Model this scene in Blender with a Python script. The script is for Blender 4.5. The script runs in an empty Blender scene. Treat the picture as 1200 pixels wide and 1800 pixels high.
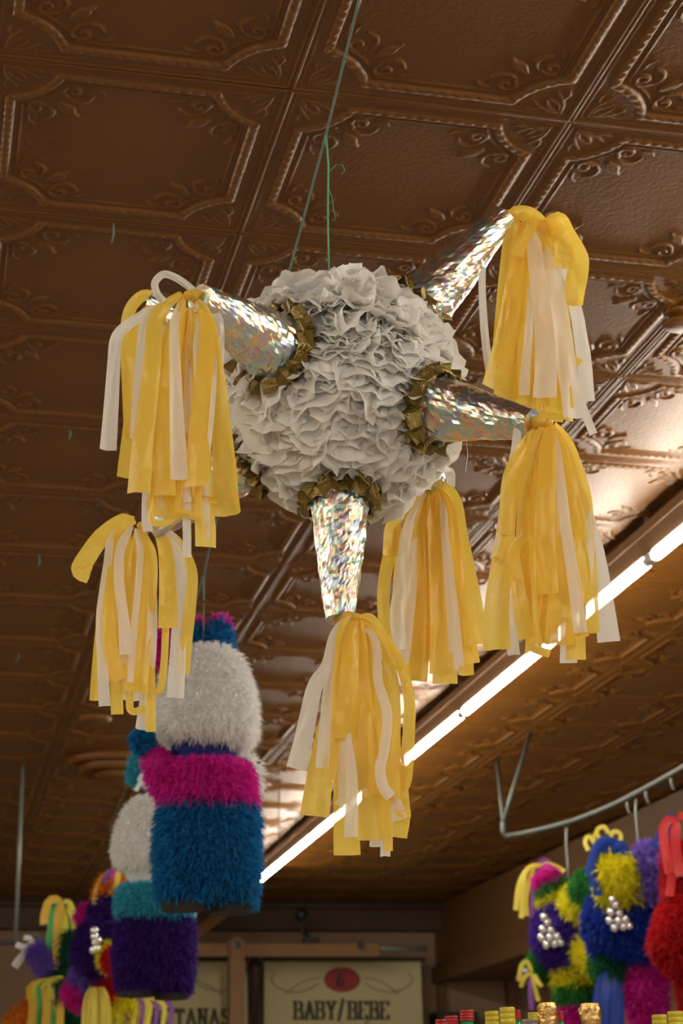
import bpy, math, random
import numpy as np
from mathutils import Vector, Matrix, noise
random.seed(7); rng = np.random.default_rng(7)
S = bpy.context.scene
COL = S.collection

# ------------------------------------------------------------------ camera
F = 3022.0; PITCH = 0.3507; YAW = 0.2386; ROLL = 0.0235
TILE = 0.61
CAM = Vector((0, 0, 1.60))
CEIL = 1.60 + 3.355 * TILE
_h = Vector((math.sin(YAW), math.cos(YAW), 0))          # horizontal heading
_r0 = Vector((math.cos(YAW), -math.sin(YAW), 0))
_f = _h * math.cos(PITCH) + Vector((0, 0, math.sin(PITCH)))
_t0 = -_h * math.sin(PITCH) + Vector((0, 0, math.cos(PITCH)))
_r = _r0 * math.cos(ROLL) - _t0 * math.sin(ROLL)
_t = _r0 * math.sin(ROLL) + _t0 * math.cos(ROLL)
cd = bpy.data.cameras.new('camera'); cam = bpy.data.objects.new('camera', cd); COL.objects.link(cam)
cam.matrix_world = Matrix(((_r.x, _t.x, -_f.x, CAM.x), (_r.y, _t.y, -_f.y, CAM.y), (_r.z, _t.z, -_f.z, CAM.z), (0, 0, 0, 1)))
cd.sensor_fit = 'VERTICAL'; cd.sensor_height = 36; cd.sensor_width = 24; cd.lens = 36 * F / 1800
cd.clip_start = 0.05; cd.clip_end = 100
cd.dof.use_dof = True; cd.dof.focus_distance = 2.72; cd.dof.aperture_fstop = 7.5
S.camera = cam

# ------------------------------------------------------------------ light level
w = bpy.data.worlds.new('world'); S.world = w; w.use_nodes = True
bg = w.node_tree.nodes['Background']; bg.inputs[0].default_value = (1.0, 0.93, 0.84, 1); bg.inputs[1].default_value = 0.40
S.view_settings.view_transform = 'Standard'; S.view_settings.look = 'None'
S.view_settings.gamma = 1; S.view_settings.use_curve_mapping = False
S.view_settings.exposure = 1.3
TUBE = 30.0          # strength of every fluorescent tube

# ------------------------------------------------------------------ pixel to place
def ray(px, py): return _f + _r * ((px - 600) / F) + _t * ((900 - py) / F)
def PV(px, py, hf):
    "point seen at a pixel, standing hf metres ahead (horizontal distance)"
    d = ray(px, py); return CAM + d * (hf / d.dot(_h))
def PZ(px, py, z): d = ray(px, py); return CAM + d * ((z - CAM.z) / d.z)
def PY(px, py, y): d = ray(px, py); return CAM + d * (y / d.y)
def PX(px, py, x): d = ray(px, py); return CAM + d * (x / d.x)
def proj(p):
    q = Vector(p) - CAM; z = q.dot(_f); return 600 + F * q.dot(_r) / z, 900 - F * q.dot(_t) / z, z

# ------------------------------------------------------------------ materials
MATS = {}
def mat(name, col, rough=0.5, metal=0.0, spec=0.5, bump=0.0, bscale=60.0, var=0.0, vscale=8.0, trans=0.0, clear=0.0, emit=0.0, coat=0.0):
    if name in MATS: return MATS[name]
    m = bpy.data.materials.new(name); m.use_nodes = True; nt = m.node_tree; N = nt.nodes; L = nt.links
    b = N['Principled BSDF']; out = N['Material Output']
    b.inputs['Base Color'].default_value = (*col, 1); b.inputs['Roughness'].default_value = rough
    b.inputs['Metallic'].default_value = metal; b.inputs['Specular IOR Level'].default_value = spec
    if coat: b.inputs['Coat Weight'].default_value = coat; b.inputs['Coat Roughness'].default_value = 0.25
    if emit: b.inputs['Emission Color'].default_value = (*col, 1); b.inputs['Emission Strength'].default_value = emit
    tc = N.new('ShaderNodeTexCoord')
    csock = None
    if var:
        n = N.new('ShaderNodeTexNoise'); n.inputs['Scale'].default_value = vscale; n.inputs['Detail'].default_value = 5
        L.new(tc.outputs['Object'], n.inputs['Vector'])
        mx = N.new('ShaderNodeMix'); mx.data_type = 'RGBA'
        mx.inputs['A'].default_value = (*[max(0, c * (1 - var)) for c in col], 1)
        mx.inputs['B'].default_value = (*[min(1, c * (1 + var)) for c in col], 1)
        L.new(n.outputs['Fac'], mx.inputs['Factor']); L.new(mx.outputs['Result'], b.inputs['Base Color']); csock = mx.outputs['Result']
    if bump:
        n = N.new('ShaderNodeTexNoise'); n.inputs['Scale'].default_value = bscale; n.inputs['Detail'].default_value = 4
        L.new(tc.outputs['Object'], n.inputs['Vector'])
        bp = N.new('ShaderNodeBump'); bp.inputs['Strength'].default_value = bump; bp.inputs['Distance'].default_value = 0.01
        L.new(n.outputs['Fac'], bp.inputs['Height']); L.new(bp.outputs['Normal'], b.inputs['Normal'])
    sh = b.outputs[0]
    if trans:
        t = N.new('ShaderNodeBsdfTranslucent'); t.inputs['Color'].default_value = (*col, 1)
        if csock: L.new(csock, t.inputs['Color'])
        ms = N.new('ShaderNodeMixShader'); ms.inputs[0].default_value = trans
        L.new(sh, ms.inputs[1]); L.new(t.outputs[0], ms.inputs[2]); sh = ms.outputs[0]
    if clear:
        t = N.new('ShaderNodeBsdfTransparent'); t.inputs['Color'].default_value = (1, 1, 1, 1)
        ms = N.new('ShaderNodeMixShader'); ms.inputs[0].default_value = clear
        L.new(sh, ms.inputs[1]); L.new(t.outputs[0], ms.inputs[2]); sh = ms.outputs[0]
    L.new(sh, out.inputs['Surface'])
    MATS[name] = m; return m

def foil_mat():
    m = bpy.data.materials.new('holographic_foil'); m.use_nodes = True; nt = m.node_tree; N = nt.nodes; L = nt.links
    b = N['Principled BSDF']; b.inputs['Metallic'].default_value = 1; b.inputs['Roughness'].default_value = 0.34
    tc = N.new('ShaderNodeTexCoord')
    vo = N.new('ShaderNodeTexVoronoi'); vo.inputs['Scale'].default_value = 42; L.new(tc.outputs['Object'], vo.inputs['Vector'])
    no = N.new('ShaderNodeTexNoise'); no.inputs['Scale'].default_value = 70; no.inputs['Detail'].default_value = 3; L.new(tc.outputs['Object'], no.inputs['Vector'])
    n2 = N.new('ShaderNodeTexNoise'); n2.inputs['Scale'].default_value = 38; n2.inputs['Detail'].default_value = 4; L.new(tc.outputs['Object'], n2.inputs['Vector'])
    ad = N.new('ShaderNodeMath'); ad.operation = 'ADD'; L.new(vo.outputs['Distance'], ad.inputs[0]); L.new(no.outputs['Fac'], ad.inputs[1])
    bp = N.new('ShaderNodeBump'); bp.inputs['Strength'].default_value = 0.18; bp.inputs['Distance'].default_value = 0.006
    L.new(ad.outputs[0], bp.inputs['Height']); L.new(bp.outputs['Normal'], b.inputs['Normal'])
    cr = N.new('ShaderNodeValToRGB'); e = cr.color_ramp.elements
    e[0].position = 0.30; e[0].color = (.68, .66, .62, 1); e[1].position = 0.72; e[1].color = (.70, .69, .68, 1)
    for p, c in ((.40, (.60, .64, .88)), (.45, (.52, .82, .66)), (.49, (.72, .70, .66)), (.54, (.88, .76, .46)), (.585, (.90, .54, .50)), (.63, (.66, .64, .72))):
        q = e.new(p); q.color = (*c, 1)
    L.new(n2.outputs['Fac'], cr.inputs['Fac']); L.new(cr.outputs['Color'], b.inputs['Base Color'])
    MATS['foil'] = m; return m
foil_mat()
def tin_mat():
    m = bpy.data.materials.new('painted_tin'); m.use_nodes = True; nt = m.node_tree; N = nt.nodes; L = nt.links
    b = N['Principled BSDF']; b.inputs['Roughness'].default_value = 0.40; b.inputs['Specular IOR Level'].default_value = 0.5
    tc = N.new('ShaderNodeTexCoord')
    n = N.new('ShaderNodeTexNoise'); n.inputs['Scale'].default_value = 3; n.inputs['Detail'].default_value = 6; L.new(tc.outputs['Object'], n.inputs['Vector'])
    mx = N.new('ShaderNodeMix'); mx.data_type = 'RGBA'; mx.inputs['A'].default_value = (.126, .045, .0030, 1); mx.inputs['B'].default_value = (.172, .065, .0055, 1)
    L.new(n.outputs['Fac'], mx.inputs['Factor']); L.new(mx.outputs['Result'], b.inputs['Base Color'])
    v = N.new('ShaderNodeTexNoise'); v.inputs['Scale'].default_value = 95; v.inputs['Detail'].default_value = 2; L.new(tc.outputs['Object'], v.inputs['Vector'])
    bp = N.new('ShaderNodeBump'); bp.inputs['Strength'].default_value = 0.35; bp.inputs['Distance'].default_value = 0.004
    L.new(v.outputs['Fac'], bp.inputs['Height']); L.new(bp.outputs['Normal'], b.inputs['Normal'])
    MATS['tin'] = m
tin_mat()
mat('yellow', (.97, .70, .11), .33, spec=.6, trans=.5, clear=.03, bump=.7, bscale=17, var=.05, vscale=14)
mat('white_film', (.93, .90, .84), .38, spec=.6, trans=.5, clear=.10, bump=.6, bscale=17)
mat('tissue', (.95, .935, .90), .8, spec=.15, trans=.38, bump=.25, bscale=120)
mat('tissue_core', (.90, .88, .84), .9, spec=.1)
mat('gold', (.25, .18, .055), .38, metal=.85, bump=.3, bscale=160)
mat('green_twine', (.10, .36, .20), .7)
mat('dull_twine', (.10, .20, .17), .7)
mat('wire', (.20, .215, .20), .45, metal=.3)
mat('rail_grey', (.085, .095, .085), .5, metal=.2)
mat('dark_wire', (.05, .05, .05), .5, metal=.3)
mat('fixture', (.20, .12, .07), .35, spec=.5)
mat('tube', (1.0, .93, .78), .4, emit=TUBE)
mat('tube_cap', (.62, .64, .60), .5)
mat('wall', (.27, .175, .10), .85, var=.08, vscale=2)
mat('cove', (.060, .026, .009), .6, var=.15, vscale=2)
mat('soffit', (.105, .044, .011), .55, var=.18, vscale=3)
mat('pine', (.27, .135, .045), .55, var=.2, vscale=7)
mat('sign', (.56, .51, .28), .7, var=.06, vscale=4)
mat('sign_red', (.33, .03, .035), .6)
mat('ink', (.075, .055, .035), .7)
mat('ink_faint', (.27, .23, .12), .7)
mat('dark_wood', (.055, .030, .022), .6)
mat('red_wood', (.17, .055, .025), .5)
mat('black', (.012, .012, .013), .5)
mat('floor', (.45, .39, .32), .4, var=.1, vscale=1.5)
for n, c in dict(f_blue=(.014, .20, .46), f_pink=(.72, .025, .40), f_white=(.97, .955, .93), f_navy=(.012, .022, .22), f_teal=(.06, .45, .58),
                 f_purple=(.065, .018, .23), f_royal=(.015, .05, .40), f_violet=(.085, .028, .36), f_yellow=(.93, .80, .03), f_green=(.045, .27, .055),
                 f_lav=(.24, .15, .60), f_red=(.55, .012, .018), f_dkgreen=(.008, .12, .05), f_orange=(.80, .28, .03)).items():
    mat(n, c, .6, spec=.3, var=.22, vscale=40, trans=.52)
for n, c in dict(r_yellow=(.78, .66, .09), r_green=(.07, .42, .10), r_blue=(.012, .055, .38), r_red=(.60, .02, .022), r_white=(.80, .78, .80), r_purple=(.26, .08, .36), r_gold=(.80, .50, .05), r_pink=(.70, .06, .40)).items():
    mat(n, c, .4, spec=.45, trans=.3)
mat('silver', (.83, .83, .84), .25, metal=.75)
mat('cap_red', (.42, .015, .02), .35); mat('cap_yellow', (.62, .50, .03), .4); mat('cap_grey', (.30, .28, .24), .5)
mat('gold_foil', (.80, .52, .19), .25, metal=.9, bump=.6, bscale=90)
mat('green_glass', (.02, .28, .10), .12, spec=.6); mat('amber_glass', (.30, .13, .03), .12, spec=.6); mat('clear_bottle', (.45, .40, .25), .15, spec=.6)
mat('sole', (.012, .011, .012), .8)

# ------------------------------------------------------------------ objects
ORG = {}
def mesh(name, V, Fc, m, smooth=False):
    me = bpy.data.meshes.new(name); me.from_pydata([tuple(v) for v in V], [], [tuple(f) for f in Fc]); me.update()
    me.materials.append(MATS[m] if isinstance(m, str) else m)
    if smooth: me.polygons.foreach_set('use_smooth', [True] * len(me.polygons))
    return me
def obj(name, V, Fc, m, parent=None, smooth=False, kind=None):
    "V in world coordinates; a child is stored relative to its thing's origin"
    if parent is not None: o0 = ORG[parent.name]
    else:
        a = np.array([tuple(v) for v in V]); o0 = Vector(((a[:, 0].min() + a[:, 0].max()) / 2, (a[:, 1].min() + a[:, 1].max()) / 2, a[:, 2].min()))
    me = mesh(name, np.array([tuple(v) for v in V]) - np.array(o0), Fc, m, smooth)
    o = bpy.data.objects.new(name, me); COL.objects.link(o)
    if parent is not None: o.parent = parent
    else: o.location = o0
    ORG[o.name] = o0
    if kind: o['kind'] = kind
    return o
def tag(o, label, cat, group=None):
    o['label'] = label; o['category'] = cat
    if group: o['group'] = group
    return o
def thing(name, loc, label, cat, group=None):
    o = bpy.data.objects.new(name, None); o.empty_display_size = .05; COL.objects.link(o); o.location = loc; ORG[o.name] = Vector(loc)
    return tag(o, label, cat, group)
def struct(o): o['kind'] = 'structure'; return o

def box(x0, x1, y0, y1, z0, z1):
    V = [(x, y, z) for z in (z0, z1) for y in (y0, y1) for x in (x0, x1)]
    return V, [(0, 2, 3, 1), (4, 5, 7, 6), (0, 1, 5, 4), (2, 6, 7, 3), (0, 4, 6, 2), (1, 3, 7, 5)]
def join(*parts):
    V = []; Fc = []
    for v, f in parts:
        k = len(V); V += list(v); Fc += [tuple(i + k for i in q) for q in f]
    return V, Fc
def frame(d):
    d = Vector(d).normalized(); a = Vector((0, 0, 1)) if abs(d.z) < .9 else Vector((1, 0, 0))
    x = a.cross(d).normalized(); return x, d.cross(x), d
def tubepath(pts, r, n=6):
    pts = [Vector(p) for p in pts]; V = []; Fc = []
    for i, p in enumerate(pts):
        d = (pts[min(i + 1, len(pts) - 1)] - pts[max(i - 1, 0)])
        x, y, _ = frame(d)
        rr = r[i] if isinstance(r, (list, tuple)) else r
        for k in range(n):
            a = 2 * math.pi * k / n; V.append(p + x * math.cos(a) * rr + y * math.sin(a) * rr)
    for i in range(len(pts) - 1):
        for k in range(n):
            a, b = i * n + k, i * n + (k + 1) % n; Fc.append((a, b, b + n, a + n))
    Fc.append(tuple(range(n))[::-1]); Fc.append(tuple((len(pts) - 1) * n + k for k in range(n)))
    return V, Fc
def lathe(base, axis, prof, n=20):
    "prof: (height along axis, radius)"
    x, y, d = frame(axis); base = Vector(base); V = []; Fc = []
    for h, r in prof:
        for k in range(n):
            a = 2 * math.pi * k / n; V.append(base + d * h + (x * math.cos(a) + y * math.sin(a)) * r)
    for i in range(len(prof) - 1):
        for k in range(n):
            a, b = i * n + k, i * n + (k + 1) % n; Fc.append((a, b, b + n, a + n))
    Fc.append(tuple(range(n))[::-1]); Fc.append(tuple((len(prof) - 1) * n + k for k in range(n)))
    return V, Fc
def ball(c, r, n=20, m=12, sc=(1, 1, 1)):
    c = Vector(c); V = []; Fc = []
    for i in range(m + 1):
        th = math.pi * (i + .02) / (m + .04)
        for k in range(n):
            a = 2 * math.pi * k / n
            V.append(c + Vector((math.sin(th) * math.cos(a) * sc[0], math.sin(th) * math.sin(a) * sc[1], -math.cos(th) * sc[2])) * r)
    for i in range(m):
        for k in range(n):
            a, b = i * n + k, i * n + (k + 1) % n; Fc.append((a, b, b + n, a + n))
    Fc.append(tuple(range(n))[::-1]); Fc.append(tuple(m * n + k for k in range(n)))
    return V, Fc
def catmull(P, n):
    P = [np.array(p, float) for p in P]
    if len(P) == 2: P = [P[0], (P[0] + P[1]) / 2, P[1]]
    Q = [2 * P[0] - P[1]] + P + [2 * P[-1] - P[-2]]
    L = np.cumsum([0] + [np.linalg.norm((P[i + 1] - P[i])[:2]) + 1e-6 for i in range(len(P) - 1)])
    out = []
    for s in np.linspace(0, L[-1], n):
        i = min(int(np.searchsorted(L, s, 'right')) - 1, len(P) - 2); t = (s - L[i]) / (L[i + 1] - L[i])
        a, b, c, d = Q[i], Q[i + 1], Q[i + 2], Q[i + 3]
        out.append(.5 * (2 * b + (c - a) * t + (2 * a - 5 * b + 4 * c - d) * t * t + (3 * b - a - 3 * c + d) * t ** 3))
    return out
def ribbon(pts, wpx, hf, lay=0.0, yaw=None, n=18, across=4, taper=1.0, cup=None, rnd=random):
    """a strip of film along a hanging path (pixels), hf metres ahead; lay = metres nearer the camera once it hangs free"""
    if isinstance(wpx, (tuple, list)): w0, w1 = wpx
    else: w0 = w1 = wpx
    if yaw is None: yaw = rnd.uniform(-.5, .5)
    if cup is None: cup = rnd.uniform(-.22, .22)
    C = catmull(pts, n); V = []; Fc = []; ph = rnd.uniform(0, 6); P3 = []
    for i, c in enumerate(C):
        t = i / (n - 1); g = min(1, t * 2.2 + .12); wob = .006 * math.sin(ph + 5 * t)
        P3.append(PV(c[0], c[1], hf - lay * g - wob))
    for i, p in enumerate(P3):
        t = i / (n - 1)
        d = (P3[min(i + 1, n - 1)] - P3[max(i - 1, 0)]).normalized(); v = (p - CAM).normalized()
        s = d.cross(v)
        if s.length < 1e-4: s = _r.copy()
        s.normalize(); nrm = s.cross(d).normalized()
        yy = yaw * (.6 + .4 * math.sin(ph + 3 * t)); s2 = s * math.cos(yy) + nrm * math.sin(yy); n2 = nrm * math.cos(yy) - s * math.sin(yy)
        ww = 1.08 * (w0 + (w1 - w0) * t) * (p - CAM).length / F / max(.5, math.cos(yy))
        g0 = min(1, .46 + t * 4.5)
        for k in range(across + 1):
            u = k / across - .5
            cr = (.03 * math.sin(ph * 3 + 9 * t + 7 * u) + .13 * noise.noise(Vector((u * 2.6 + ph, t * 8, ph * 3))) + .035 * noise.noise(Vector((u * 6 + ph, t * 22, ph))) ) * ww
            V.append(p + s2 * (u * ww * g0) + n2 * ((.25 - u * u) * 4 * cup * ww + cr))
    m = across + 1
    for i in range(n - 1):
        for k in range(across):
            a = i * m + k; Fc.append((a, a + 1, a + m + 1, a + m))
    return V, Fc

def tri_arrays(V, Fc):
    V = np.array([tuple(v) for v in V]); T = []
    for f in Fc:
        for i in range(1, len(f) - 1): T.append((f[0], f[i], f[i + 1]))
    return V, np.array(T)
def fur(V, Fc, n, L, wd, down=.25, spread=.55, center=None):
    V, T = tri_arrays(V, Fc[:-1] if down == .26 else Fc)
    A, B, C = V[T[:, 0]], V[T[:, 1]], V[T[:, 2]]
    N = np.cross(B - A, C - A); ar = np.linalg.norm(N, axis=1) + 1e-12; N /= ar[:, None]
    idx = rng.choice(len(T), n, p=ar / ar.sum())
    a, b = rng.random(n), rng.random(n); q = a + b > 1; a[q] = 1 - a[q]; b[q] = 1 - b[q]
    P = A[idx] + (B - A)[idx] * a[:, None] + (C - A)[idx] * b[:, None]; nn = N[idx]
    if center is None: center = V.mean(0)
    d = nn * .8 + rng.normal(0, spread, (n, 3)) ; d[:, 2] -= down
    d /= np.linalg.norm(d, axis=1)[:, None]
    s = np.cross(d, rng.normal(0, 1, (n, 3))); s /= np.linalg.norm(s, axis=1)[:, None]
    ll = (L * (.55 + .7 * rng.random(n)))[:, None]; wv = s * wd / 2
    mid = P + d * ll * .55; tip = P + d * ll; tip[:, 2] -= ll[:, 0] * .25 * (down > 0)
    VV = np.stack([P - wv, P + wv, mid + wv * .8, mid - wv * .8, tip], 1).reshape(-1, 3)
    k = np.arange(n)[:, None] * 5
    FF = [tuple(x) for x in np.concatenate([k + 0, k + 1, k + 2, k + 3], 1)] + [tuple(x) for x in np.concatenate([k + 3, k + 2, k + 4], 1)]
    return VV, FF
def furry(name, V, Fc, m, parent, n, L, wd, down=.25, spread=.45, label=None):
    o = obj(name, V, Fc, m, parent, True)
    v, f = fur(V, Fc, n, L, wd, down, spread)
    obj('fringe', v, f, m, o, False, 'stuff')
    if label: o['label'] = label
    return o
def pxloft(rows, hf, ratio=.8, n=28, ex=2.3, sub=4):
    "solid from outline rows (y, x_left, x_right) standing hf ahead"
    C = catmull([(y, a, b) for y, a, b in rows], (len(rows) - 1) * sub + 1); prof = []
    V = []; Fc = []
    for y, a, b in C:
        l, r = PV(a, y, hf), PV(b, y, hf); c = (l + r) / 2; ax = (r - l) / 2; ay = _h * ax.length * ratio
        for k in range(n):
            t = 2 * math.pi * k / n; co, si = math.cos(t), math.sin(t)
            V.append(c + ax * (math.copysign(abs(co) ** (2 / ex), co)) + ay * (math.copysign(abs(si) ** (2 / ex), si)))
    for i in range(len(C) - 1):
        for k in range(n):
            p, q = i * n + k, i * n + (k + 1) % n; Fc.append((p, p + n, q + n, q))
    Fc.append(tuple(range(n))); Fc.append(tuple((len(C) - 1) * n + k for k in range(n))[::-1])
    return V, Fc

# ================================================================== THE ROOM
U0, V0 = 1.04213 * TILE, 4.87523 * TILE          # a seam crossing of the tin ceiling
YB = V0 + 20.66 * TILE                            # back wall
UL, UR = -5.2, 11.0
wl = struct(obj('floor', *box(UL, UR, -6, YB + .2, -.1, 0), 'floor'))
ceiling = struct(obj('ceiling', *box(UL, UR, -6, YB + .2, CEIL + .012, CEIL + .12), 'tin'))
struct(obj('wall_back', *box(UL, UR, YB, YB + .2, 0, CEIL + .012), 'wall'))
struct(obj('wall_left', *box(UL - .2, UL, -6, YB + .2, 0, CEIL + .12), 'wall'))
struct(obj('wall_right', *box(UR, UR + .2, -6, YB + .2, 0, CEIL + .12), 'wall'))

# pressed tin tile: height field
def tile_height(n):
    g = (np.arange(n + 1) / n - .5); X, Y = np.meshgrid(g, g, indexing='ij')
    ax, ay = np.abs(X), np.abs(Y)
    cx, cy = .5 - ax, .5 - ay                      # from the nearest corner
    rc = np.hypot(cx, cy)
    dl = .4375 - np.maximum(ax, ay); dc = rc - .235
    d = np.minimum(dl, dc)
    arc = dc < dl
    along = np.where(arc, np.arctan2(cy, cx) * .25, np.where(ax > ay, Y, X))
    def sm(a, b, x): t = np.clip((x - a) / (b - a), 0, 1); return t * t * (3 - 2 * t)
    def ridge(x, c, w): return np.clip(1 - ((x - c) / w) ** 2, 0, None)
    h = np.zeros_like(X)
    edge = np.minimum(cx, cy)
    h += .006 * (1 - sm(.010, .016, edge)) - .003 * (1 - sm(.002, .006, edge))      # lapped seam
    h += .0035 * ridge(edge, .028, .006)
    rope = .5 + .5 * np.cos(2 * np.pi * (along / .0425 + np.clip(d, 0, .03) * 14))
    h += .010 * np.sqrt(np.clip(1 - ((d - .015) / .016) ** 2, 0, None)) * (.62 + .38 * rope)
    h -= .008 * sm(.028, .040, d)                                                    # recessed field
    h += .0062 * ridge(d, .056, .0055)
    # ornaments in corner coordinates
    def stroke(pts, w, hh, taper=True):
        out = np.zeros_like(X); P = catmull(pts, 26)
        for i, p in enumerate(P):
            ww = (w * (1 - .6 * abs(2 * i / 25 - 1) ** 2) if taper else w) * .74
            out = np.maximum(out, hh * .72 * np.sqrt(np.clip(1 - ((cx - p[0]) ** 2 + (cy - p[1]) ** 2) / ww ** 2, 0, None)))
        return out
    def spiral(c, r0, a0, turns, sgn): return [(c[0] + r0 * (1 - .75 * t) * math.cos(a0 + sgn * 2 * math.pi * turns * t), c[1] + r0 * (1 - .75 * t) * math.sin(a0 + sgn * 2 * math.pi * turns * t)) for t in np.linspace(0, 1, 9)]
    o = np.zeros_like(X)
    for sw in (0, 1):
        q = (lambda p: (p[1], p[0])) if sw else (lambda p: p)
        o = np.maximum(o, stroke([q(p) for p in spiral((.285, .165), .036, 2.2, 1.1, 1)], .0135, .012, False))
        o = np.maximum(o, stroke([q((.262, .205)), q((.30, .225)), q((.335, .215)), q((.352, .185))], .013, .011))
        o = np.maximum(o, stroke([q((.245, .235)), q((.285, .265)), q((.30, .30))], .014, .012))
        o = np.maximum(o, stroke([q((.335, .14)), q((.37, .145)), q((.39, .165))], .010, .009))
        # quatrefoil leaf round the crossing
        o = np.maximum(o, stroke([q((.045, .05)), q((.09, .055)), q((.135, .075)), q((.165, .10))], .011, .008))
        o = np.maximum(o, stroke([q((.06, .06)), q((.075, .10)), q((.115, .125))], .010, .008))
        o = np.maximum(o, stroke([q((.12, .07)), q((.155, .055)), q((.185, .065))], .009, .007))
    o = np.maximum(o, stroke([(.24, .24), (.275, .275), (.31, .31)], .016, .013))
    h += o
    return X, Y, h
def tile_mesh(n, name):
    X, Y, h = tile_height(n)
    V = np.stack([X * TILE, Y * TILE, -h * TILE * .95], -1).reshape(-1, 3)
    i, j = np.meshgrid(np.arange(n), np.arange(n), indexing='ij'); a = (i * (n + 1) + j).ravel()
    Fq = np.stack([a, a + 1, a + n + 2, a + n + 1], 1)
    return V, Fq
TV, TF = tile_mesh(240, 't')
tme = mesh('ceiling_tile', TV, TF.tolist(), 'tin', True)
near = []; rest = []
for i in range(-9, 17):
    for j in range(-6, 21):
        u, v = U0 + (i + .5) * TILE, V0 + (j + .5) * TILE
        if v + TILE / 2 > YB + TILE: continue
        d = (Vector((u, v, CEIL)) - CAM)
        if d.dot(_f) < .6: continue
        x, y, z = proj((u, v, CEIL)); m = 330 * 3.2 / z
        if -m < x < 1200 + m and -m < y < 1800: near.append((z, i, j))
        elif -2200 < x < 3400 and -900 < y: rest.append((i, j))
near.sort(); print('TILES', len(near), len(rest))
rest += [(i, j) for z, i, j in near[300:]]
rz = random.Random(3)
for z, i, j in near[:300]:
    o = bpy.data.objects.new('ceiling_tile', tme); COL.objects.link(o); o.parent = ceiling
    o.location = Vector((U0 + (i + .5) * TILE, V0 + (j + .5) * TILE, CEIL)) - ORG['ceiling']
    o.rotation_euler = (rz.uniform(-.003, .003), rz.uniform(-.003, .003), 0)
LV, LF = tile_mesh(36, 't'); VV = []; FF = []; k = 0
for i, j in rest:
    VV.append(LV + np.array([U0 + (i + .5) * TILE, V0 + (j + .5) * TILE, CEIL])); FF.append(LF + k); k += len(LV)
obj('ceiling_tile_field', np.concatenate(VV), np.concatenate(FF).tolist(), 'tin', ceiling, True, 'stuff')

# cove board where ceiling meets the back wall
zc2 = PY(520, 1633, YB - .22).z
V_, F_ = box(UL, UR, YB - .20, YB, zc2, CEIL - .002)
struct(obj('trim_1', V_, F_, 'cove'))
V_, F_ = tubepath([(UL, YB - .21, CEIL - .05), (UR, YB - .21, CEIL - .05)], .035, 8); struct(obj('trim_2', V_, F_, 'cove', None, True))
# boxed soffit along the right side, its lower edge trimmed
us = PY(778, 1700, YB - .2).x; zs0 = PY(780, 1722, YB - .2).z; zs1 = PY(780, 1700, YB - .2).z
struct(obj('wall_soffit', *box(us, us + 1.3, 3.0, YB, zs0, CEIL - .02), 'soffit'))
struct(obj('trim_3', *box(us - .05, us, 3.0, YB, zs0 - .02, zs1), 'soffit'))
a, b = PY(892, 1760, YB - .06), PY(912, 1760, YB - .06)
struct(obj('trim_4', *box(a.x, b.x, YB - .08, YB, 0, PY(900, 1690, YB - .08).z), 'red_wood'))
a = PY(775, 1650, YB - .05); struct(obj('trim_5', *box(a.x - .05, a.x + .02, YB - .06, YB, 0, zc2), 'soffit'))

# ---------------------------------------------------------------- fluorescent strips
def strip_light(u, z_t, v0, v1, label, n):
    t = thing('fluorescent_light', (u, (v0 + v1) / 2, CEIL - .02), label, 'light')
    zb = z_t + .017; zt = CEIL - .035
    cs = [(-.024, zt), (.024, zt), (.024, zt - .03), (.016, zb), (-.016, zb), (-.024, zt - .03)]
    m = len(cs); V = [(u + x, v, z) for v in (v0, v1) for x, z in cs]
    obj('channel', V, [tuple(range(m)), tuple(range(m, 2 * m))[::-1]] + [(k, k + m, (k + 1) % m + m, (k + 1) % m) for k in range(m)], 'fixture', t)
    obj('side_rib', *box(u - .029, u - .023, v0, v1, zt - .038, zt - .028), 'fixture', t)
    L = (v1 - v0) / n
    for k in range(n):
        a, b = v0 + k * L, v0 + (k + 1) * L
        for ut in (u,):
            tb = obj('tube', *lathe((ut, a + .045, z_t), (0, 1, 0), [(0, .020), (L - .09, .020)], 14), 'tube', t, True)
            for e in (a + .015, b - .045):
                obj('end_cap', *lathe((ut, e, z_t), (0, 1, 0), [(0, .0185), (.03, .0185)], 12), 'tube_cap', tb, True)
        obj('lamp_holder', *box(u - .016, u + .016, a - .012, a + .012, z_t - .012, zb + .005), 'tube_cap', t)
        if k % 2: obj('stem', *lathe((u, a, zt - .005), (0, 0, 1), [(0, .012), (CEIL - zt + .01, .012)], 8), 'fixture', t, True)
    return t
zt = CEIL - .157; ul = PX(1200, 938, 2.40).x
Lt = 1.16; v0 = 5.30 - 7 * Lt
strip_light(ul, zt, v0, v0 + 14 * Lt, 'long run of lit fluorescent tubes under a brown channel beside the star pinata', 14).rotation_euler.z = -.0095
strip_light(ul - 4.4, zt, -4.5, 9.42, 'lit fluorescent strip over the side aisle, parallel to the run by the pinatas', 12)
strip_light(ul + 4.9, zt, -4.5, 4.78, 'lit fluorescent strip beyond the boxed soffit', 8)

# ================================================================== STAR PINATA
BC = CAM + ray(597, 692) * 2.85; HF0 = (BC - CAM).dot(_h); R = .200
star = thing('star_pinata', BC - Vector((0, 0, R)), 'big white tissue star pinata with foil cones and yellow and white streamers', 'pinata')
obj('core', *ball(BC, .166, 40, 24), 'tissue_core', star, True)
CON = dict(a=((350, 524), .31), b=((886, 381), -.02), c=((935, 745), .20), d=((597, 1090), .06), e=((764, 848), -.24), f=((272, 532), -.13), g=((262, 930), -.03))
dirs = {k: (PV(*p, HF0 - dz) - BC) for k, (p, dz) in CON.items()}
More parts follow.
